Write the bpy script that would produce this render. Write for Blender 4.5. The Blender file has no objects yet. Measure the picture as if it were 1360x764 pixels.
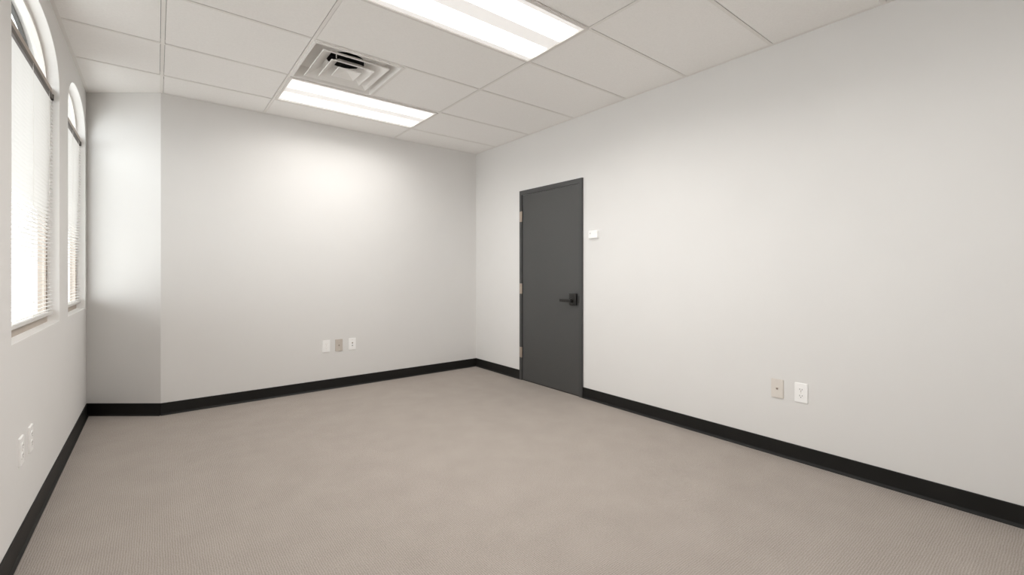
import bpy, bmesh, math
from mathutils import Vector, Matrix

C = bpy.context.scene.collection
R = math.radians

# ------------------------------------------------------------------ room dimensions (metres)
H = 2.65                       # ceiling height
XL, XR = -0.455, 3.131         # window wall and door wall
YB = 4.679                     # back wall
YREAR = -1.25                  # wall behind the camera
SPX, SPY = 0.024, 5.055        # the oblique wall runs from (XL, SPY) to (SPX, YB)
WT = 0.12                      # thickness of the window wall

# ------------------------------------------------------------------ materials
def new_mat(name, color=(.8, .8, .8), rough=.6, spec=.5, metal=0.0):
    m = bpy.data.materials.new(name); m.use_nodes = True
    b = m.node_tree.nodes['Principled BSDF']
    b.inputs['Base Color'].default_value = (*color, 1)
    b.inputs['Roughness'].default_value = rough
    b.inputs['Metallic'].default_value = metal
    b.inputs['Specular IOR Level'].default_value = spec
    return m

def nodes(m):
    nt = m.node_tree
    return nt, nt.nodes['Principled BSDF'], nt.nodes.new, nt.links.new

def noise_mat(name, c1, c2, scale, rough=.7, bump=.0, bdist=.002, spec=.3, detail=4.0, bscale=None):
    m = new_mat(name, c1, rough, spec)
    nt, b, N, Lk = nodes(m)
    tc = N('ShaderNodeTexCoord')
    n = N('ShaderNodeTexNoise'); n.inputs['Scale'].default_value = scale; n.inputs['Detail'].default_value = detail
    Lk(tc.outputs['Object'], n.inputs['Vector'])
    r = N('ShaderNodeValToRGB')
    r.color_ramp.elements[0].position = .3; r.color_ramp.elements[1].position = .7
    r.color_ramp.elements[0].color = (*c1, 1); r.color_ramp.elements[1].color = (*c2, 1)
    Lk(n.outputs['Fac'], r.inputs['Fac']); Lk(r.outputs['Color'], b.inputs['Base Color'])
    if bump:
        n2 = N('ShaderNodeTexNoise'); n2.inputs['Scale'].default_value = bscale or scale; n2.inputs['Detail'].default_value = 3
        Lk(tc.outputs['Object'], n2.inputs['Vector'])
        bp = N('ShaderNodeBump'); bp.inputs['Strength'].default_value = bump; bp.inputs['Distance'].default_value = bdist
        Lk(n2.outputs['Fac'], bp.inputs['Height']); Lk(bp.outputs['Normal'], b.inputs['Normal'])
    return m

M = {}
WALL_C = (.735, .725, .712)
M['wall'] = noise_mat('wall_paint', WALL_C, tuple(c * 1.015 for c in WALL_C), 3.0, .75, .12, .0015, .25, 3, 160)
M['return'] = noise_mat('whiter_return', (.90, .895, .885), (.92, .915, .905), 3, .5, .06, .001, .35, 3, 160)
M['tile'] = noise_mat('ceiling_tile', (.90, .888, .872), (.935, .923, .907), 90, .9, .35, .002, .1, 5, 140)
M['tee'] = noise_mat('ceiling_grid_metal', (.83, .81, .785), (.85, .83, .805), 5, .5)
M['gap'] = noise_mat('shadow_gap', (.30, .27, .24), (.32, .29, .26), 5, .9)
M['base'] = noise_mat('black_rubber', (.0065, .0062, .0055), (.0085, .008, .0072), 12, .55, spec=.3)
M['door'] = noise_mat('charcoal_door_paint', (.064, .064, .063), (.068, .068, .067), 2, .42, .05, .001, .45, 3, 120)
M['doorframe'] = noise_mat('charcoal_frame_paint', (.056, .056, .056), (.060, .060, .060), 3, .4, spec=.45)
M['black'] = noise_mat('black_hardware', (.010, .010, .009), (.014, .013, .012), 20, .38, spec=.5)
M['hinge'] = noise_mat('satin_hinge_metal', (.42, .34, .28), (.46, .38, .31), 30, .4)
M['hinge'].node_tree.nodes['Principled BSDF'].inputs['Metallic'].default_value = .6
M['white_plastic'] = noise_mat('white_plastic', (.93, .925, .915), (.94, .935, .925), 10, .35)
M['beige_plastic'] = noise_mat('beige_plastic', (.70, .655, .605), (.73, .685, .635), 10, .4)
M['taupe_plastic'] = noise_mat('taupe_plastic', (.55, .50, .45), (.58, .525, .47), 10, .4)
M['slot'] = noise_mat('dark_slot', (.12, .105, .095), (.14, .12, .11), 10, .7)
M['jack'] = noise_mat('brown_jack', (.26, .21, .17), (.30, .24, .20), 30, .6)
M['screw'] = noise_mat('painted_screw', (.70, .66, .62), (.74, .70, .66), 30, .4)
M['display'] = noise_mat('grey_display', (.42, .42, .42), (.47, .47, .46), 30, .3)
M['vent'] = noise_mat('white_vent_enamel', (.84, .825, .805), (.86, .845, .825), 6, .45)
M['duct'] = noise_mat('dark_duct', (.020, .020, .020), (.03, .029, .028), 8, .8)
M['lampframe'] = noise_mat('white_lamp_enamel', (.76, .735, .71), (.79, .765, .74), 6, .45)
M['winframe'] = noise_mat('taupe_window_frame', (.43, .37, .32), (.46, .40, .345), 6, .5)
M['darkframe'] = noise_mat('dark_bronze_frame', (.016, .014, .012), (.02, .018, .016), 6, .5)
M['slat'] = noise_mat('white_blind_slat', (.66, .645, .625), (.69, .675, .655), 8, .4)
M['headrail'] = noise_mat('headrail_shade_tone', (.10, .085, .075), (.12, .10, .09), 8, .5)  # headrail colour darkened to carry the shadow under the transom bar
M['cord'] = noise_mat('blind_cord', (.78, .75, .72), (.82, .79, .76), 40, .8)
M['stucco'] = noise_mat('pale_outer_paint', (.78, .76, .73), (.82, .80, .77), 8, .9, .3, .003, .2, 4, 70)
M['pavement'] = noise_mat('pale_pavement', (.70, .69, .67), (.76, .75, .73), 3, .9)

def emit_mat(name, color, strength):
    m = new_mat(name, (.85, .85, .85), .5)
    b = m.node_tree.nodes['Principled BSDF']
    b.inputs['Emission Color'].default_value = (*color, 1)
    b.inputs['Emission Strength'].default_value = strength
    return m
LAMP = 2.2
LAMP_W, LAMP_SPREAD = 11.0, 160         # each of the two tubes of the nearer light
LAMP_FAR = 4.6
LAMP_ADDED = 4.5  # strength of the added light above the viewpoint
M['lamp'] = emit_mat('lit_diffuser', (1.0, .975, .94), LAMP)
M['lampdim'] = emit_mat('lit_diffuser_between_tubes', (1.0, .965, .93), .32)

def glass():
    m = bpy.data.materials.new('clear_glass'); m.use_nodes = True
    nt = m.node_tree; nt.nodes.clear(); N = nt.nodes.new; Lk = nt.links.new
    out = N('ShaderNodeOutputMaterial'); mix = N('ShaderNodeMixShader')
    fr = N('ShaderNodeFresnel'); fr.inputs['IOR'].default_value = 1.05
    tr = N('ShaderNodeBsdfTransparent'); tr.inputs['Color'].default_value = (.95, .96, .96, 1)
    gl = N('ShaderNodeBsdfGlossy'); gl.inputs['Roughness'].default_value = .02
    ge = N('ShaderNodeNewGeometry'); fl = N('ShaderNodeMath'); fl.operation = 'SUBTRACT'; fl.inputs[0].default_value = 1.0
    Lk(ge.outputs['Backfacing'], fl.inputs[1])              # only the entry face of the pane reflects
    mu = N('ShaderNodeMath'); mu.operation = 'MULTIPLY'
    Lk(fr.outputs[0], mu.inputs[0]); Lk(fl.outputs[0], mu.inputs[1])
    Lk(mu.outputs[0], mix.inputs[0]); Lk(tr.outputs[0], mix.inputs[1]); Lk(gl.outputs[0], mix.inputs[2])
    Lk(mix.outputs[0], out.inputs[0])
    return m
M['glass'] = glass()

def carpet():
    m = new_mat('loop_pile_carpet', (.4, .35, .3), .95, .08)
    nt, b, N, Lk = nodes(m)
    tc = N('ShaderNodeTexCoord')
    # gentle irregularity of the rows of loops
    wob = N('ShaderNodeTexNoise'); wob.inputs['Scale'].default_value = 14; wob.inputs['Detail'].default_value = 2
    Lk(tc.outputs['Object'], wob.inputs['Vector'])
    sub = N('ShaderNodeVectorMath'); sub.operation = 'SUBTRACT'; sub.inputs[1].default_value = (.5, .5, .5)
    Lk(wob.outputs['Color'], sub.inputs[0])
    sc = N('ShaderNodeVectorMath'); sc.operation = 'SCALE'; sc.inputs['Scale'].default_value = .010
    Lk(sub.outputs[0], sc.inputs[0])
    add = N('ShaderNodeVectorMath'); add.operation = 'ADD'
    Lk(tc.outputs['Object'], add.inputs[0]); Lk(sc.outputs[0], add.inputs[1])
    waves = []
    for ax, s in (('X', 36.0), ('Y', 36.0)):
        w = N('ShaderNodeTexWave'); w.wave_type = 'BANDS'; w.bands_direction = ax
        w.inputs['Scale'].default_value = s; w.inputs['Distortion'].default_value = .6
        w.inputs['Detail'].default_value = 1.0; w.inputs['Detail Scale'].default_value = 2.0
        Lk(add.outputs[0], w.inputs['Vector']); waves.append(w)
    s1 = N('ShaderNodeMath'); s1.operation = 'ADD'
    Lk(waves[0].outputs['Fac'], s1.inputs[0]); Lk(waves[1].outputs['Fac'], s1.inputs[1])
    h = N('ShaderNodeMath'); h.operation = 'MULTIPLY'; h.inputs[1].default_value = .5
    Lk(s1.outputs[0], h.inputs[0])
    fine = N('ShaderNodeTexNoise'); fine.inputs['Scale'].default_value = 170; fine.inputs['Detail'].default_value = 4
    Lk(tc.outputs['Object'], fine.inputs['Vector'])
    big = N('ShaderNodeTexNoise'); big.inputs['Scale'].default_value = 5; big.inputs['Detail'].default_value = 5
    Lk(tc.outputs['Object'], big.inputs['Vector'])
    mixf = N('ShaderNodeMath'); mixf.operation = 'MULTIPLY_ADD'; mixf.inputs[1].default_value = .34
    Lk(h.outputs[0], mixf.inputs[0])
    f2 = N('ShaderNodeMath'); f2.operation = 'MULTIPLY'; f2.inputs[1].default_value = .66
    Lk(fine.outputs['Fac'], f2.inputs[0]); Lk(f2.outputs[0], mixf.inputs[2])
    mixg = N('ShaderNodeMath'); mixg.operation = 'MULTIPLY_ADD'; mixg.inputs[1].default_value = .18
    Lk(big.outputs['Fac'], mixg.inputs[0]); Lk(mixf.outputs[0], mixg.inputs[2])
    ramp = N('ShaderNodeValToRGB')
    ramp.color_ramp.elements[0].position = .22; ramp.color_ramp.elements[1].position = .95
    ramp.color_ramp.elements[0].color = (*CARPET_A, 1); ramp.color_ramp.elements[1].color = (*CARPET_B, 1)
    Lk(mixg.outputs[0], ramp.inputs['Fac']); Lk(ramp.outputs['Color'], b.inputs['Base Color'])
    bp = N('ShaderNodeBump'); bp.inputs['Strength'].default_value = .8; bp.inputs['Distance'].default_value = .004
    Lk(mixf.outputs[0], bp.inputs['Height']); Lk(bp.outputs['Normal'], b.inputs['Normal'])
    return m
CARPET_A = (.216, .188, .166)
CARPET_B = (.505, .455, .415)
M['carpet'] = carpet()

# ------------------------------------------------------------------ mesh helpers
def box(bm, x0, x1, y0, y1, z0, z1):
    v = [bm.verts.new(p) for p in ((x0, y0, z0), (x1, y0, z0), (x1, y1, z0), (x0, y1, z0),
                                   (x0, y0, z1), (x1, y0, z1), (x1, y1, z1), (x0, y1, z1))]
    for f in ((0, 3, 2, 1), (4, 5, 6, 7), (0, 1, 5, 4), (1, 2, 6, 5), (2, 3, 7, 6), (3, 0, 4, 7)):
        bm.faces.new([v[i] for i in f])

def bevel_box(bm, x0, x1, y0, y1, z0, z1, w, seg=2):
    t = bmesh.new(); box(t, x0, x1, y0, y1, z0, z1)
    bmesh.ops.bevel(t, geom=t.edges[:], offset=w, segments=seg, affect='EDGES', profile=.5)
    merge(bm, t)

def merge(bm, t):
    me = bpy.data.meshes.new('tmp'); t.to_mesh(me); t.free(); bm.from_mesh(me); bpy.data.meshes.remove(me)

def prism(bm, loop, axis, a0, a1):
    """closed 2-D loop extruded along an axis; loop given in the other two axes (cyclic order)"""
    def P(u, v, a):
        return {'x': (a, u, v), 'y': (u, a, v), 'z': (u, v, a)}[axis]
    A = [bm.verts.new(P(u, v, a0)) for u, v in loop]; B = [bm.verts.new(P(u, v, a1)) for u, v in loop]
    n = len(loop)
    bm.faces.new(A); bm.faces.new(B[::-1])
    for i in range(n):
        bm.faces.new((A[i], B[i], B[(i + 1) % n], A[(i + 1) % n]))
    bmesh.ops.recalc_face_normals(bm, faces=bm.faces[:])

def ring(bm, outer, inner, axis, a0, a1):
    """a band between two matching closed loops, extruded along an axis"""
    def P(q, a):
        u, v = q
        return {'x': (a, u, v), 'y': (u, a, v), 'z': (u, v, a)}[axis]
    n = len(outer)
    vs = [[bm.verts.new(P(q, a)) for q in lp] for lp in (outer, inner) for a in (a0, a1)]
    O0, O1, I0, I1 = vs
    for i in range(n):
        j = (i + 1) % n
        bm.faces.new((O0[i], O0[j], O1[j], O1[i])); bm.faces.new((I0[j], I0[i], I1[i], I1[j]))
        bm.faces.new((O0[j], O0[i], I0[i], I0[j])); bm.faces.new((O1[i], O1[j], I1[j], I1[i]))
    bmesh.ops.recalc_face_normals(bm, faces=bm.faces[:])

def cyl(bm, p0, p1, r, seg=20, r2=None):
    p0, p1 = Vector(p0), Vector(p1); d = p1 - p0
    mat = Matrix.Translation((p0 + p1) / 2) @ d.to_track_quat('Z', 'Y').to_matrix().to_4x4()
    bmesh.ops.create_cone(bm, cap_ends=True, segments=seg, radius1=r, radius2=r if r2 is None else r2, depth=d.length, matrix=mat)

def obj(name, bm, mat, parent=None, smooth=False):
    me = bpy.data.meshes.new(name); bm.to_mesh(me); bm.free()
    if smooth:
        for p in me.polygons: p.use_smooth = True
    for m in (mat if isinstance(mat, (list, tuple)) else [mat]): me.materials.append(m)
    o = bpy.data.objects.new(name, me); C.objects.link(o)
    if parent: o.parent = parent
    return o

def tag(o, label=None, cat=None, group=None, kind=None):
    if label: o['label'] = label
    if cat: o['category'] = cat
    if group: o['group'] = group
    if kind: o['kind'] = kind
    return o

def empty(name, loc=(0, 0, 0), rz=0.0):
    o = bpy.data.objects.new(name, None); C.objects.link(o)
    o.location = loc; o.rotation_euler = (0, 0, rz); o.empty_display_size = .05
    return o

def copy_tree(o, parent=None):
    c = o.copy(); C.objects.link(c)
    if parent: c.parent = parent
    for ch in list(o.children): copy_tree(ch, c)
    return c

def bx(name, mat, parent, *d, bev=0.0, seg=2):
    bm = bmesh.new()
    bevel_box(bm, *d, bev, seg) if bev else box(bm, *d)
    return obj(name, bm, mat, parent)

# ------------------------------------------------------------------ arched window outline
W1 = (2.640, 3.765)            # along the window wall
W2 = (4.088, 4.985)
W3 = (1.190, 2.315)
W4 = (-.258, .867)             # last two windows are added, unseen, to bring in more daylight
SILL, SPRING, APEX = .888, 2.255, 2.512

def arch_loop(y0, y1, z0, zs, zt, inset=0.0, n=40, arch_only=False):
    c, a = (y0 + y1) / 2, (y1 - y0) / 2 - inset
    b = zt - zs - inset
    pts = [(y0 + inset, z0 + inset), (y1 - inset, z0 + inset)]
    e = 2.25
    for i in range(n + 1):
        t = math.pi * i / n
        ct, st = math.cos(t), math.sin(t)
        pts.append((c + a * math.copysign(abs(ct) ** (2 / e), ct), zs + b * abs(st) ** (2 / e)))
    return pts

# ------------------------------------------------------------------ setting
def structure(name, bm, mat, label, cat):
    o = obj(name, bm, mat); tag(o, label, cat, kind='structure'); return o

bm = bmesh.new()
loop = [(XL - .02, YREAR - .02), (XR + .02, YREAR - .02), (XR + .02, YB + .02), (SPX, YB + .02), (XL - .02, SPY + .02)]
prism(bm, loop, 'z', -.06, 0.0)
structure('floor', bm, M['carpet'], 'greige loop-pile carpet covering the whole floor of the empty office', 'floor')

# window wall with its two arched openings
bm = bmesh.new(); box(bm, XL - WT, XL, YREAR - .12, SPY + .25, -.06, H + .12)
wl = structure('wall_left', bm, M['wall'], 'light grey window wall on the left with two arched openings', 'wall')
cutters = []
for (a, b) in (W1, W2, W3, W4):
    cb = bmesh.new(); prism(cb, arch_loop(a, b, SILL, SPRING, APEX), 'x', XL - WT - .05, XL + .05)
    k = obj('opening', cb, M['wall']); cutters.append(k)
    md = wl.modifiers.new('cut', 'BOOLEAN'); md.operation = 'DIFFERENCE'; md.object = k; md.solver = 'EXACT'
bv = wl.modifiers.new('bevel', 'BEVEL'); bv.width = .006; bv.segments = 3; bv.limit_method = 'ANGLE'; bv.angle_limit = R(50)
dg = bpy.context.evaluated_depsgraph_get()
me = bpy.data.meshes.new_from_object(wl.evaluated_get(dg)); wl.modifiers.clear(); wl.data = me
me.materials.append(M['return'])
for p in me.polygons:                         # the returns of the openings get a whiter colour than the wall
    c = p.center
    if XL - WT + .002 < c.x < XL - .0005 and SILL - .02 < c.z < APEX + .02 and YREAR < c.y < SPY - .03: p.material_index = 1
for k in cutters: bpy.data.objects.remove(k)

bm = bmesh.new(); box(bm, XR, XR + .12, YREAR - .12, YB + .12, -.06, H + .12)
structure('wall_right', bm, M['wall'], 'long plain light grey wall on the right holding the charcoal door', 'wall')
bm = bmesh.new(); box(bm, SPX - .02, XR, YB, YB + .12, -.06, H + .12)
# bevel nothing: its left end meets the oblique wall in an outside corner
bm.free()
dvec = Vector((XL - SPX, SPY - YB, 0)).normalized(); nvec = Vector((dvec.y, -dvec.x, 0))
if nvec.y < 0: nvec = -nvec
bm = bmesh.new()
prism(bm, [(SPX, YB), (XR, YB), (XR, YB + .12), (SPX + .12, YB + .12)], 'z', -.06, H + .12)
structure('wall_back', bm, M['wall'], 'light grey back wall between the oblique wall and the right corner', 'wall')
bm = bmesh.new()
prism(bm, [(SPX, YB), (SPX + .12, YB + .12), (XL - .02, SPY + .16), (XL, SPY)], 'z', -.06, H + .12)
structure('wall_oblique', bm, M['wall'], 'narrow oblique wall lit by daylight between the windows and the back wall', 'wall')
bm = bmesh.new(); box(bm, XL - WT, XR + .12, YREAR - .12, YREAR, -.06, H + .12)
structure('wall_rear', bm, M['wall'], 'plain light grey wall behind the viewpoint', 'wall')

# ------------------------------------------------------------------ rubber cove base
BASE_PROFILE = [(0, 0), (.017, 0), (.0155, .003), (.0095, .008), (.006, .015), (.006, .097), (.004, .1), (0, .1)]
def skirting(name, pts, label):
    """profile swept along the foot of a wall; the room lies to the right of the walking direction"""
    pts = [Vector(p) for p in pts]; n = len(pts)
    bm = bmesh.new(); rows = []
    for i, p in enumerate(pts):
        def nrm(a, b):
            d = (b - a).normalized(); return Vector((d.y, -d.x))
        if i == 0: m = nrm(pts[0], pts[1]); 
        elif i == n - 1: m = nrm(pts[-2], pts[-1])
        else:
            n1, n2 = nrm(pts[i - 1], p), nrm(p, pts[i + 1]); m = (n1 + n2); m = m / (1 + n1.dot(n2))
        rows.append([bm.verts.new((p.x + m.x * u, p.y + m.y * u, w)) for u, w in BASE_PROFILE])
    k = len(BASE_PROFILE)
    for i in range(n - 1):
        for j in range(k):
            bm.faces.new((rows[i][j], rows[i][(j + 1) % k], rows[i + 1][(j + 1) % k], rows[i + 1][j]))
    bm.faces.new(rows[0]); bm.faces.new(rows[-1][::-1])
    bmesh.ops.recalc_face_normals(bm, faces=bm.faces[:])
    return structure(name, bm, M['base'], label, 'baseboard')

DY0, DY1, DTOP = 2.880, 3.806, 2.062       # outer edges of the door frame
skirting('baseboard_left', [(XL, YREAR), (XL, SPY)], 'black rubber baseboard along the window wall on the left')
skirting('baseboard_oblique', [(XL, SPY), (SPX, YB)], 'short black rubber baseboard along the narrow oblique wall')
skirting('baseboard_back', [(SPX, YB), (XR, YB)], 'black rubber baseboard along the back wall')
skirting('baseboard_corner', [(XR, YB), (XR, DY1)], 'short black rubber baseboard between the far right corner and the door')
skirting('baseboard_right', [(XR, DY0), (XR, YREAR)], 'long black rubber baseboard running from the door toward the viewer')

# ------------------------------------------------------------------ suspended ceiling
TX = [XL, .0284, .7767, 2.0471, XR]
TY = [YREAR, -.55, .07, .66, 1.236, 1.840, 2.395, 3.0025, 3.665, 4.262]
VX = 1.398                                   # divides the vent's tile from its neighbour
TH = .004                                    # tile face above the tee face
bm = bmesh.new()
def tile(x0, x1, y0, y1):
    g = .0125
    t = bmesh.new(); box(t, x0 + g, x1 - g, y0 + g, y1 - g, H + TH - .002, H + TH + .016)
    merge(bm, t)
ys = TY + [5.06]
for i in range(len(TX) - 1):
    for j in range(len(ys) - 1):
        x0, x1, y0, y1 = TX[i], TX[i + 1], ys[j], ys[j + 1]
        if i == 2 and j in (2, 5, 8): continue       # the lights
        if i > 0 and j == 9: y1 = YB
        if i == 2 and j == 7:
            tile(VX, x1, y0, y1); continue        # the vent beside it
        if i == 0 and j == 9:                     # cut along the oblique wall
            g = .010
            pts = [(x0 + g, y0 + g), (SPX + .004 - .01, y0 + g), (SPX - .006, YB + .006), (x0 + g, SPY - .008)]
            t = bmesh.new(); prism(t, pts, 'z', H + TH - .002, H + TH + .016); merge(bm, t); continue
        tile(x0, x1, y0, y1)
ceil = structure('ceiling', bm, M['tile'], 'suspended ceiling of off-white mineral tiles in a thin white grid', 'ceiling')
# the roof slab above the tiles (closes the plenum)
bm = bmesh.new(); box(bm, XL - WT, XR + .12, YREAR - .12, SPY + .25, H + .32, H + .40)
obj('slab', bm, M['duct'], ceil)
bm = bmesh.new()
for x0, x1, y0, y1 in ((XL - WT, XL - .02, YREAR - .12, SPY + .25), (XR + .02, XR + .12, YREAR - .12, SPY + .25), (XL, XR, YREAR - .12, YREAR - .02), (XL, XR, SPY + .15, SPY + .25)):
    box(bm, x0, x1, y0, y1, H + .12, H + .32)
obj('plenum_wall', bm, M['duct'], ceil)
bm = bmesh.new()
TW = .0105
def tee_x(x, y0, y1, w=TW): box(bm, x - w, x + w, y0, y1, H, H + .0015); box(bm, x - .001, x + .001, y0, y1, H + .0015, H + .03)
def tee_y(y, x0, x1, w=TW): box(bm, x0, x1, y - w, y + w, H + .0001, H + .0016); box(bm, x0, x1, y - .001, y + .001, H + .0016, H + .03)
tee_x(TX[1], YREAR, YB); tee_x(TX[2], YREAR, YB); tee_x(TX[3], YREAR, YB); tee_x(VX, TY[7], TY[8])
for y in TY[1:]: tee_y(y, XL, XR)
# wall angle along every edge
A = .018
box(bm, XL, XL + A, YREAR, SPY - .01, H - .0005, H + .001)
box(bm, XR - A, XR, YREAR, YB, H - .0005, H + .001)
box(bm, SPX, XR, YB - A, YB, H - .0004, H + .0011)
obj('grid', bm, M['tee'], ceil)

# ------------------------------------------------------------------ ceiling lights
def make_light():
    w, d = 1.2704, .580
    t = empty('ceiling_light')
    f = .020
    bm = bmesh.new()
    o = [(-w / 2 + .006, -d / 2 + .006), (w / 2 - .006, -d / 2 + .006), (w / 2 - .006, d / 2 - .006), (-w / 2 + .006, d / 2 - .006)]
    i = [(-w / 2 + .006 + f, -d / 2 + .006 + f), (w / 2 - .006 - f, -d / 2 + .006 + f), (w / 2 - .006 - f, d / 2 - .006 - f), (-w / 2 + .006 + f, d / 2 - .006 - f)]
    ring(bm, o, i, 'z', -.006, .004)
    obj('frame', bm, M['lampframe'], t)
    bm = bmesh.new(); hw, hd = w / 2 - .012, d / 2 - .012
    ring(bm, [(-hw, -hd), (hw, -hd), (hw, hd), (-hw, hd)], [(-hw + .003, -hd + .003), (hw - .003, -hd + .003), (hw - .003, hd - .003), (-hw + .003, hd - .003)], 'z', .004, .10)
    box(bm, -hw, hw, -hd, hd, .10, .103)
    obj('housing', bm, M['lampframe'], t)
    iw, idp = w / 2 - .027, d / 2 - .027
    bx('lens', M['lampdim'], t, -iw, iw, -idp, idp, .001, .006)
    for s in (-1, 1):
        bm = bmesh.new(); c, r = s * .140, .084; n = 14
        prof = [(c + r * math.cos(math.pi * k / n), .001 - .006 * math.sin(math.pi * k / n)) for k in range(n + 1)]
        A_ = [bm.verts.new((-iw + .01, y, z)) for y, z in prof]; B_ = [bm.verts.new((iw - .01, y, z)) for y, z in prof]
        for k in range(n): bm.faces.new((A_[k], B_[k], B_[k + 1], A_[k + 1]))
        bm.faces.new(A_); bm.faces.new(B_[::-1]); bm.faces.new((A_[0], A_[n], B_[n], B_[0]))
        bmesh.ops.recalc_face_normals(bm, faces=bm.faces[:])
        obj('tube_cover', bm, M['lamp'], t)
    # the light the lens throws: a prismatic lens keeps it off the upper walls
    ld = bpy.data.lights.new('lamp_light', 'AREA'); ld.shape = 'RECTANGLE'; ld.size = 1.18; ld.size_y = .158
    ld.energy = LAMP_W; ld.color = (1.0, .978, .95); ld.spread = R(LAMP_SPREAD)
    for sgn in (-1, 1):
        lo = bpy.data.objects.new('lamp_light', ld); C.objects.link(lo); lo.parent = t; lo.location = (0, sgn * .140, -.0057)
    return t
G = 'recessed lights in the ceiling'
l1 = make_light(); l1.location = ((TX[2] + TX[3]) / 2, (1.840 + 2.395) / 2, H)
tag(l1, 'nearer and larger-looking of the two lit ceiling lights, cut by the top of the picture', 'ceiling light', G)
l2 = copy_tree(l1)
for ch in l2.children:                        # the farther one has weaker tubes
    if ch.type == 'LIGHT': ch.data = ch.data.copy(); ch.data.energy = LAMP_FAR
l2.location = ((TX[2] + TX[3]) / 2, (3.665 + 4.262) / 2, H)
tag(l2, 'farther lit ceiling light directly beside the square air vent', 'ceiling light', G)

l3 = copy_tree(l1)                            # unseen extra light, added to brighten the right wall and floor
for ch in l3.children:
    if ch.type == 'LIGHT': ch.data = ch.data.copy(); ch.data.energy = LAMP_ADDED
l3.location = ((TX[2] + TX[3]) / 2, (.07 + .66) / 2, H)
tag(l3, 'ceiling light added above the viewpoint to brighten the room, outside the top edge of the picture', 'ceiling light', G)

# ------------------------------------------------------------------ air vent
vt = empty('air_vent', ((TX[2] + VX) / 2, (TY[7] + TY[8]) / 2, H))
tag(vt, 'white square louvred air vent in the ceiling next to the farther light', 'air vent')
vw, vd = (VX - TX[2]) / 2 - .006, (TY[8] - TY[7]) / 2 - .006
def rect(k): return [(-vw * k, -vd * k), (vw * k, -vd * k), (vw * k, vd * k), (-vw * k, vd * k)]
def cone(bm, levels, thick=.0025):
    rows = []
    for k, z in levels: rows.append([bm.verts.new((x, y, z)) for x, y in rect(k)])
    for a, b in zip(rows, rows[1:]):
        for i in range(4): bm.faces.new((a[i], a[(i + 1) % 4], b[(i + 1) % 4], b[i]))
    return rows
bm = bmesh.new()
rows = cone(bm, [(1.0, .004), (1.0, -.005), (.955, -.006), (.945, .0), (.84, .075)])
NECK, NS = .135, 32                           # round neck of the duct in the square back pan
circ = [bm.verts.new((NECK * math.cos(2 * math.pi * k / NS + math.pi / NS), NECK * math.sin(2 * math.pi * k / NS + math.pi / NS), .08)) for k in range(NS)]
q = rows[-1]                                  # corners (-,-) (+,-) (+,+) (-,+)
for side, start in ((q[1], 28), (q[2], 4), (q[3], 12), (q[0], 20)):
    pass
sides = [((q[1], q[2]), -4), ((q[2], q[3]), 4), ((q[3], q[0]), 12), ((q[0], q[1]), 20)]
for (c0, c1), st in sides:
    arcv = [circ[(st + k) % NS] for k in range(9)]
    bm.faces.new([c0, c1] + arcv[::-1])
o = obj('frame', bm, M['vent'], vt)
sd = o.modifiers.new('thick', 'SOLIDIFY'); sd.thickness = .002
for a, b, z0, h in ((.745, .47, -.008, .058), (.485, .25, -.017, .058)):
    bm = bmesh.new(); cone(bm, [(a + .006, z0 + .006), (a, z0), (b, z0 + h)])
    o = obj('louvre', bm, M['vent'], vt)
    sd = o.modifiers.new('thick', 'SOLIDIFY'); sd.thickness = .0025
bm = bmesh.new(); rws = cone(bm, [(.265, -.018), (.258, -.024)])
apex = bm.verts.new((0, 0, .004))
for i in range(4): bm.faces.new((rws[1][i], rws[1][(i + 1) % 4], apex))
bmesh.ops.recalc_face_normals(bm, faces=bm.faces[:])
o = obj('centre_plate', bm, M['vent'], vt)
sd = o.modifiers.new('thick', 'SOLIDIFY'); sd.thickness = .002
bm = bmesh.new()
c0 = [(NECK * math.cos(2 * math.pi * k / 32), NECK * math.sin(2 * math.pi * k / 32)) for k in range(32)]
ring(bm, [(x * 1.02, y * 1.02) for x, y in c0], c0, 'z', .082, .27); prism(bm, [(x * 1.02, y * 1.02) for x, y in c0], 'z', .27, .275)
obj('duct_neck', bm, M['duct'], vt)
for sx in (-1, 1):
    for sy in (-1, 1):
        bm = bmesh.new(); cyl(bm, (sx * .10, sy * .10, .030), (sx * .10, sy * .10, .082), .003, 8)
        obj('support_rod', bm, M['vent'], vt)

# ------------------------------------------------------------------ door
d1 = empty('door_1', (XR, (DY0 + DY1) / 2, 0), R(-90))
tag(d1, 'closed charcoal door with black lever in the right wall', 'door', kind='structure')
hw = (DY1 - DY0) / 2
bm = bmesh.new()
F = .043
# frame: casing face, stop and inner return
outer = [(-hw, 0), (-hw, DTOP), (hw, DTOP), (hw, 0)]; inner = [(-hw + F, 0), (-hw + F, DTOP - F - .006), (hw - F, DTOP - F - .006), (hw - F, 0)]
poly = outer + inner[::-1]
prism(bm, poly, 'y', -.018, .004)
bmesh.ops.bevel(bm, geom=[e for e in bm.edges if all(v.co.y < -.015 for v in e.verts)], offset=.003, segments=2, affect='EDGES')
obj('door_frame', bm, M['doorframe'], d1)
g = .003
leaf = bx('door_leaf', M['door'], d1, -hw + F + g, hw - F - g, -.008, .003, .010, DTOP - F - .006 - g, bev=.0015)
bx('door_gap_shade', M['black'], d1, -hw + F, hw - F, -.004, .003, .0005, .0095)  # dark strip standing in for the shadowed gap under the leaf
for z in (.248, .941, 1.725):
    hb = bmesh.new(); cyl(hb, (-hw + F, -.020, z), (-hw + F, -.020, z + .112), .0085, 16)
    h = obj('hinge', hb, M['hinge'], d1, False)
    bx('hinge_plate', M['hinge'], h, -hw + .008, -hw + F + .004, -.0195, -.0165, z, z + .112, bev=.0007)
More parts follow.
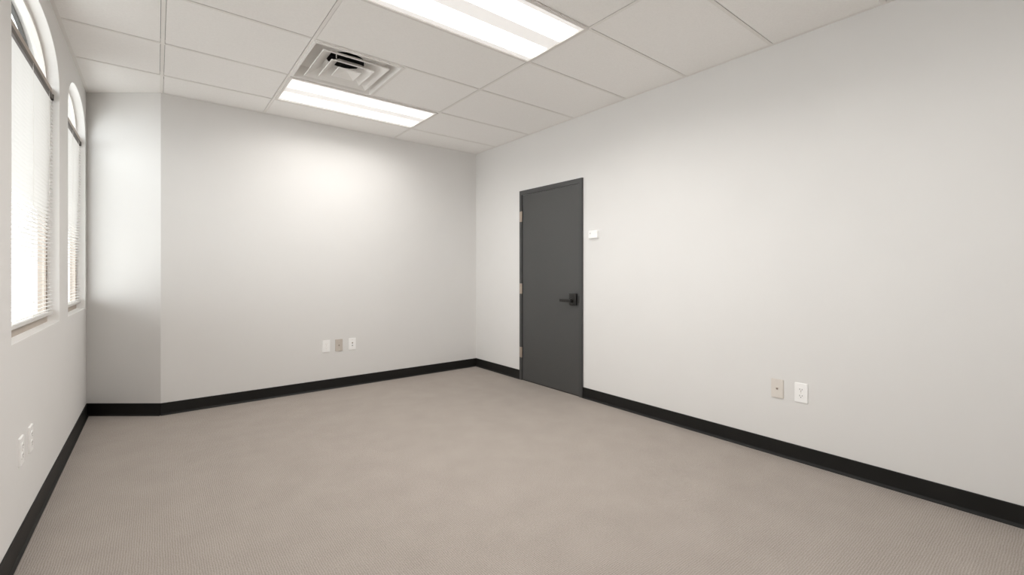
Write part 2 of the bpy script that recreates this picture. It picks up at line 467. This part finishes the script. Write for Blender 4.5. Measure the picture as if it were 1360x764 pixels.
# lever set: local x runs toward the viewer
hx = 3.343 - 2.993          # centre of the square plate
hdl = bx('handle', M['black'], d1, hx - .043, hx + .047, -.034, -.007, .860, .974, bev=.006, seg=3)
tag(hdl, 'black lever handle on a rectangular plate')
cb = bmesh.new(); cyl(cb, (hx - .005, -.033, .905), (hx - .005, -.062, .905), .021, 24, .017)
obj('hub', cb, M['black'], hdl)
cb = bmesh.new(); bevel_box(cb, hx - .138, hx + .012, -.073, -.055, .890, .918, .007, 3)
obj('lever', cb, M['black'], hdl)
bx('strike_plate', M['black'], d1, hw - F - .001, hw - F + .008, -.0190, -.0175, .885, .955, bev=.0004)

# ------------------------------------------------------------------ wall devices (front faces -Y, x to the right, z up, origin at plate centre)
def rounded_rect(w, h, r, n=5):
    pts = []
    for cx, cz, a in ((w / 2 - r, h / 2 - r, 0), (-w / 2 + r, h / 2 - r, 90), (-w / 2 + r, -h / 2 + r, 180), (w / 2 - r, -h / 2 + r, 270)):
        for k in range(n + 1):
            t = R(a + 90 * k / n); pts.append((cx + r * math.cos(t), cz + r * math.sin(t)))
    return pts

def plate(parent, mat, w=.073, h=.120, t=.0065):
    bm = bmesh.new(); prism(bm, rounded_rect(w, h, .004), 'y', -t, 0)
    bmesh.ops.bevel(bm, geom=[e for e in bm.edges if all(v.co.y < -t + .0005 for v in e.verts)], offset=.0025, segments=2, affect='EDGES')
    return obj('cover_plate', bm, mat, parent)

def screw(parent, z, mat, y=-.0065):
    bm = bmesh.new(); cyl(bm, (0, y + .001, z), (0, y - .001, z), .0032, 14)
    s = obj('screw', bm, mat, parent); return s

def duplex(mat, dark):
    t = empty('power_outlet')
    plate(t, mat)
    for s in (1, -1):
        z = s * .0195
        bm = bmesh.new(); prism(bm, rounded_rect(.034, .029, .011), 'y', -.0085, -.004)
        o = [(x, zz + z) for x, zz in rounded_rect(.034, .029, .011)]
        bm.free(); bm = bmesh.new(); prism(bm, o, 'y', -.0085, -.004)
        r = obj('receptacle', bm, mat, t)
        for dx, hh in ((-.0065, .0085), (.0065, .0075)):
            bx('slot', dark, r, dx - .0014, dx + .0014, -.0088, -.0080, z + .003 - hh / 2, z + .003 + hh / 2)
        bm = bmesh.new(); cyl(bm, (0, -.0080, z - .0075), (0, -.0088, z - .0075), .0028, 14)
        obj('ground_hole', bm, dark, r)
    screw(t, 0, M['screw'])
    return t

def jack_plate(name, mat, dark):
    t = empty(name)
    plate(t, mat)
    bm = bmesh.new(); bevel_box(bm, -.0095, .0095, -.0085, -.004, -.0095, .0095, .001, 1)
    j = obj('jack', bm, mat, t)
    bx('jack_opening', dark, j, -.0062, .0062, -.0088, -.0080, -.0045, .0050)
    bx('jack_notch', dark, j, -.0028, .0028, -.0088, -.0080, -.0075, -.0046)
    screw(t, .0415, M['screw']); screw(t, -.0415, M['screw'])
    return t

def dual_jack_plate(mat, dark, dim):
    t = empty('wall_plate')
    plate(t, mat)
    for z, dk in ((.010, dark), (-.016, dim)):
        bm = bmesh.new(); bevel_box(bm, -.0090, .0090, -.0085, -.004, z - .0085, z + .0085, .001, 1)
        j = obj('jack', bm, mat, t)
        bx('jack_opening', dk, j, -.0065, .0065, -.0088, -.0080, z - .006, z + .006)
    screw(t, .0415, M['screw']); screw(t, -.0415, M['screw'])
    return t

ZP = .430
# right wall
p = jack_plate('wall_plate', M['beige_plastic'], M['jack']); p.location = (XR, 1.203, ZP); p.rotation_euler.z = R(-90)
tag(p, 'beige phone jack plate on the right wall, just left of a white outlet', 'wall plate')
p = duplex(M['white_plastic'], M['slot']); p.location = (XR, 1.067, ZP); p.rotation_euler.z = R(-90)
tag(p, 'white double power outlet on the right wall beside the beige jack plate', 'outlet', 'white power outlets')
right_out = p
# back wall
def move(o, loc, rz): o.location = loc; o.rotation_euler.z = rz
p = duplex(M['white_plastic'], M['screw']); move(p, (1.329, YB, ZP + .005), 0)
tag(p, 'leftmost of the three small plates low on the back wall, a white outlet', 'outlet', 'white power outlets')
p = jack_plate('wall_plate', M['taupe_plastic'], M['jack']); move(p, (1.453, YB, ZP + .003), 0)
tag(p, 'taupe phone jack plate between two white plates on the back wall', 'wall plate')
p = dual_jack_plate(M['white_plastic'], M['jack'], M['display']); move(p, (1.588, YB, ZP + .003), 0)
tag(p, 'white plate with two stacked jacks on the back wall, right of the taupe plate', 'wall plate')
# window wall
p = copy_tree(right_out); move(p, (XL, 2.786, .420), R(90))
tag(p, 'white power outlet below the nearer window, the one closer to the viewer', 'outlet', 'white power outlets')
p = copy_tree(right_out); move(p, (XL, 2.966, .420), R(90))
tag(p, 'white power outlet below the nearer window, the one farther from the viewer', 'outlet', 'white power outlets')

# thermostat
th = empty('wall_thermostat', (XR, 2.742, 1.520), R(-90))
tag(th, 'small white rectangular thermostat on the wall right of the charcoal door', 'thermostat')
bx('back_plate', M['white_plastic'], th, -.056, .056, -.006, 0, -.037, .037, bev=.002)
bx('cover', M['white_plastic'], th, -.053, .053, -.026, -.005, -.034, .034, bev=.004, seg=3)
bx('display', M['display'], th, -.040, -.022, -.0268, -.0255, .008, .014)
bx('button', M['screw'], th, -.036, -.026, -.0275, -.0255, -.004, .000, bev=.0004)
bx('button', M['screw'], th, -.036, -.026, -.0275, -.0255, -.018, -.014, bev=.0004)

# ------------------------------------------------------------------ windows and blinds
XG = XL - .070                                # glass plane
def window(name, rng, label):
    a, b = rng
    t = empty(name, (0, 0, 0)); tag(t, label, 'window', kind='structure')
    f = .042
    lo = [(a, SILL), (b, SILL), (b, SPRING - .012), (a, SPRING - .012)]
    # lower rectangular frame
    bm = bmesh.new()
    li = [(a + f, SILL + .048), (b - f, SILL + .048), (b - f, SPRING - .03), (a + f, SPRING - .03)]
    ring(bm, [(a - .001, SILL - .001), (b + .001, SILL - .001), (b + .001, SPRING + .0), (a - .001, SPRING + .0)], li, 'x', XG - .016, XG + .018)
    fr = obj('window_frame', bm, M['winframe'], t)
    # transom bar, proud of the frame
    bx('transom_bar', M['winframe'], t, XG - .016, XG + .038, a - .001, b + .001, SPRING - .027, SPRING + .010, bev=.002)
    # arched frame above the bar
    bm = bmesh.new()
    def arc(ins):
        return arch_loop(a, b, SPRING, SPRING, APEX, 0)[2:] if ins == 0 else [(c + (y - c) * (hw_ - ins) / hw_, SPRING + (z - SPRING) * (APEX - SPRING - ins) / (APEX - SPRING)) for y, z in arch_loop(a, b, SPRING, SPRING, APEX, 0)[2:]]
    c, hw_ = (a + b) / 2, (b - a) / 2
    O, I = arc(0), arc(.022)
    rowsO = [[bm.verts.new((x, y, z)) for y, z in L] for L in (O, I) for x in (XG - .016, XG + .018)]
    for i in range(len(O) - 1):
        bm.faces.new((rowsO[0][i], rowsO[0][i + 1], rowsO[1][i + 1], rowsO[1][i])); bm.faces.new((rowsO[2][i], rowsO[2][i + 1], rowsO[3][i + 1], rowsO[3][i]))
        bm.faces.new((rowsO[0][i], rowsO[0][i + 1], rowsO[2][i + 1], rowsO[2][i])); bm.faces.new((rowsO[1][i], rowsO[1][i + 1], rowsO[3][i + 1], rowsO[3][i]))
    for e in (0, -1): bm.faces.new((rowsO[0][e], rowsO[1][e], rowsO[3][e], rowsO[2][e]))
    bmesh.ops.recalc_face_normals(bm, faces=bm.faces[:])
    obj('arch_frame', bm, M['lampframe'], t)
    # dark band at the outer edge of the arch
    bm = bmesh.new()
    xo0, xo1 = XL - WT - .002, XL - WT + .013
    rowsO = [[bm.verts.new((x, y, z)) for y, z in L] for L in (arc(.0005), arc(.022)) for x in (xo0, xo1)]
    for i in range(len(O) - 1):
        bm.faces.new((rowsO[0][i], rowsO[0][i + 1], rowsO[1][i + 1], rowsO[1][i])); bm.faces.new((rowsO[2][i], rowsO[2][i + 1], rowsO[3][i + 1], rowsO[3][i]))
        bm.faces.new((rowsO[0][i], rowsO[0][i + 1], rowsO[2][i + 1], rowsO[2][i])); bm.faces.new((rowsO[1][i], rowsO[1][i + 1], rowsO[3][i + 1], rowsO[3][i]))
    for e in (0, -1): bm.faces.new((rowsO[0][e], rowsO[1][e], rowsO[3][e], rowsO[2][e]))
    bmesh.ops.recalc_face_normals(bm, faces=bm.faces[:])
    tag(obj('arch_trim', bm, M['darkframe'], t), 'dark bronze arched outer trim')
    # panes
    bx('glass_pane', M['glass'], t, XG - .003, XG + .001, a + f - .004, b - f + .004, SILL + .044, SPRING - .026)
    bm = bmesh.new()
    pa = arc(.020); prism(bm, pa, 'x', XG - .003, XG + .001)
    obj('arch_pane', bm, M['glass'], t)
    return t
window('window_1', W1, 'nearer arched window in the left wall, cut by the left edge of the picture')
window('window_2', W2, 'farther arched window in the left wall, next to the oblique wall')

SLAT_T = -6.0
def blind(rng, label):
    a, b = rng
    t = empty('window_blind', (XL - .037, (a + b) / 2, SILL))
    tag(t, label, 'blind', 'horizontal blinds in the arched windows')
    hw_ = (b - a) / 2 - .016
    top = SPRING - .034 - SILL; bot = .044
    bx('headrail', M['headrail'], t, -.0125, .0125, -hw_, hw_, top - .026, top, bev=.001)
    for s in (-1, 1):
        bx('mounting_bracket', M['darkframe'], t, -.014, .014, s * (hw_ + .004) - .006, s * (hw_ + .004) + .006, top - .030, top + .004, bev=.001)
    # one curved slat, then copies
    bm = bmesh.new(); n = 5; w = .0125
    tl = R(SLAT_T); A_, B_ = [], []
    for k in range(n + 1):
        u = -w + 2 * w * k / n; zc = .0018 * (1 - (u / w) ** 2)
        x = u * math.cos(tl) + zc * math.sin(tl); z = -u * math.sin(tl) + zc * math.cos(tl)
        A_.append(bm.verts.new((x, -hw_, z))); B_.append(bm.verts.new((x, hw_, z)))
    for k in range(n): bm.faces.new((A_[k], B_[k], B_[k + 1], A_[k + 1]))
    first = obj('slat', bm, M['slat'], t, True)
    pitch = .0212; z = bot + .030; i = 0
    while z < top - .034:
        s = first if i == 0 else first.copy()
        if i: C.objects.link(s)
        s.location.z = z; z += pitch; i += 1
    bx('bottom_rail', M['slat'], t, -.0125, .0125, -hw_, hw_, bot, bot + .018, bev=.003)
    for y in (-hw_ + .12, 0, hw_ - .12):
        for x in (-.0128, .0128):
            bm = bmesh.new(); cyl(bm, (x, y, bot + .01), (x, y, top - .01), .0008, 8)
            obj('ladder_cord', bm, M['cord'], t)
    bm = bmesh.new(); cyl(bm, (.019, -hw_ + .07, top - .02), (.019, -hw_ + .07, top - .72), .0032, 8)
    obj('tilt_wand', bm, M['slat'], t)
    return t
window('added_window_3', W3, 'unseen arched window added for extra daylight, beyond the left edge of the picture')
blind(W3, 'white horizontal blind in the added arched window beyond the left edge of the picture')
window('added_window_4', W4, 'unseen arched window added for extra daylight, beside the viewpoint, outside the picture')
blind(W4, 'white horizontal blind in the added arched window beside the viewpoint, outside the picture')
blind(W1, 'white horizontal blind hanging in the nearer arched window')
blind(W2, 'white horizontal blind hanging in the farther arched window')

# pavement outside the windows
bm = bmesh.new(); box(bm, XL - 14, XL - WT - .002, -8, 14, -.30, -.12)
structure('ground', bm, M['pavement'], 'pale pavement outside the windows, hidden by the blinds', 'ground')

# ------------------------------------------------------------------ daylight
SKY = 3.4
w = bpy.data.worlds.new('World'); bpy.context.scene.world = w; w.use_nodes = True
bg = w.node_tree.nodes['Background']
bg.inputs['Color'].default_value = (.97, .99, 1.0, 1); bg.inputs['Strength'].default_value = SKY

# ------------------------------------------------------------------ camera
F_PX, YAW, HORIZON = 595.74, 38.355, 361.0
cd = bpy.data.cameras.new('Camera'); cam = bpy.data.objects.new('Camera', cd); C.objects.link(cam)
cam.location = (0, 0, 1.1807); cam.rotation_euler = (R(90), 0, R(-YAW))
cd.sensor_fit = 'HORIZONTAL'; cd.sensor_width = 36.0; cd.lens = F_PX / 1360 * 36
cd.shift_y = (HORIZON - 382) / 1360
cd.clip_start = .02
sc = bpy.context.scene
sc.camera = cam
sc.view_settings.view_transform = 'Standard'; sc.view_settings.look = 'None'
sc.view_settings.gamma = 1.0; sc.view_settings.use_curve_mapping = False
sc.view_settings.exposure = 0.34
cy = sc.cycles
cy.max_bounces = 14; cy.diffuse_bounces = 10; cy.glossy_bounces = 6; cy.transparent_max_bounces = 12; cy.transmission_bounces = 6
cy.use_denoising = True; cy.sample_clamp_indirect = 6.0
cy.caustics_reflective = False; cy.caustics_refractive = False
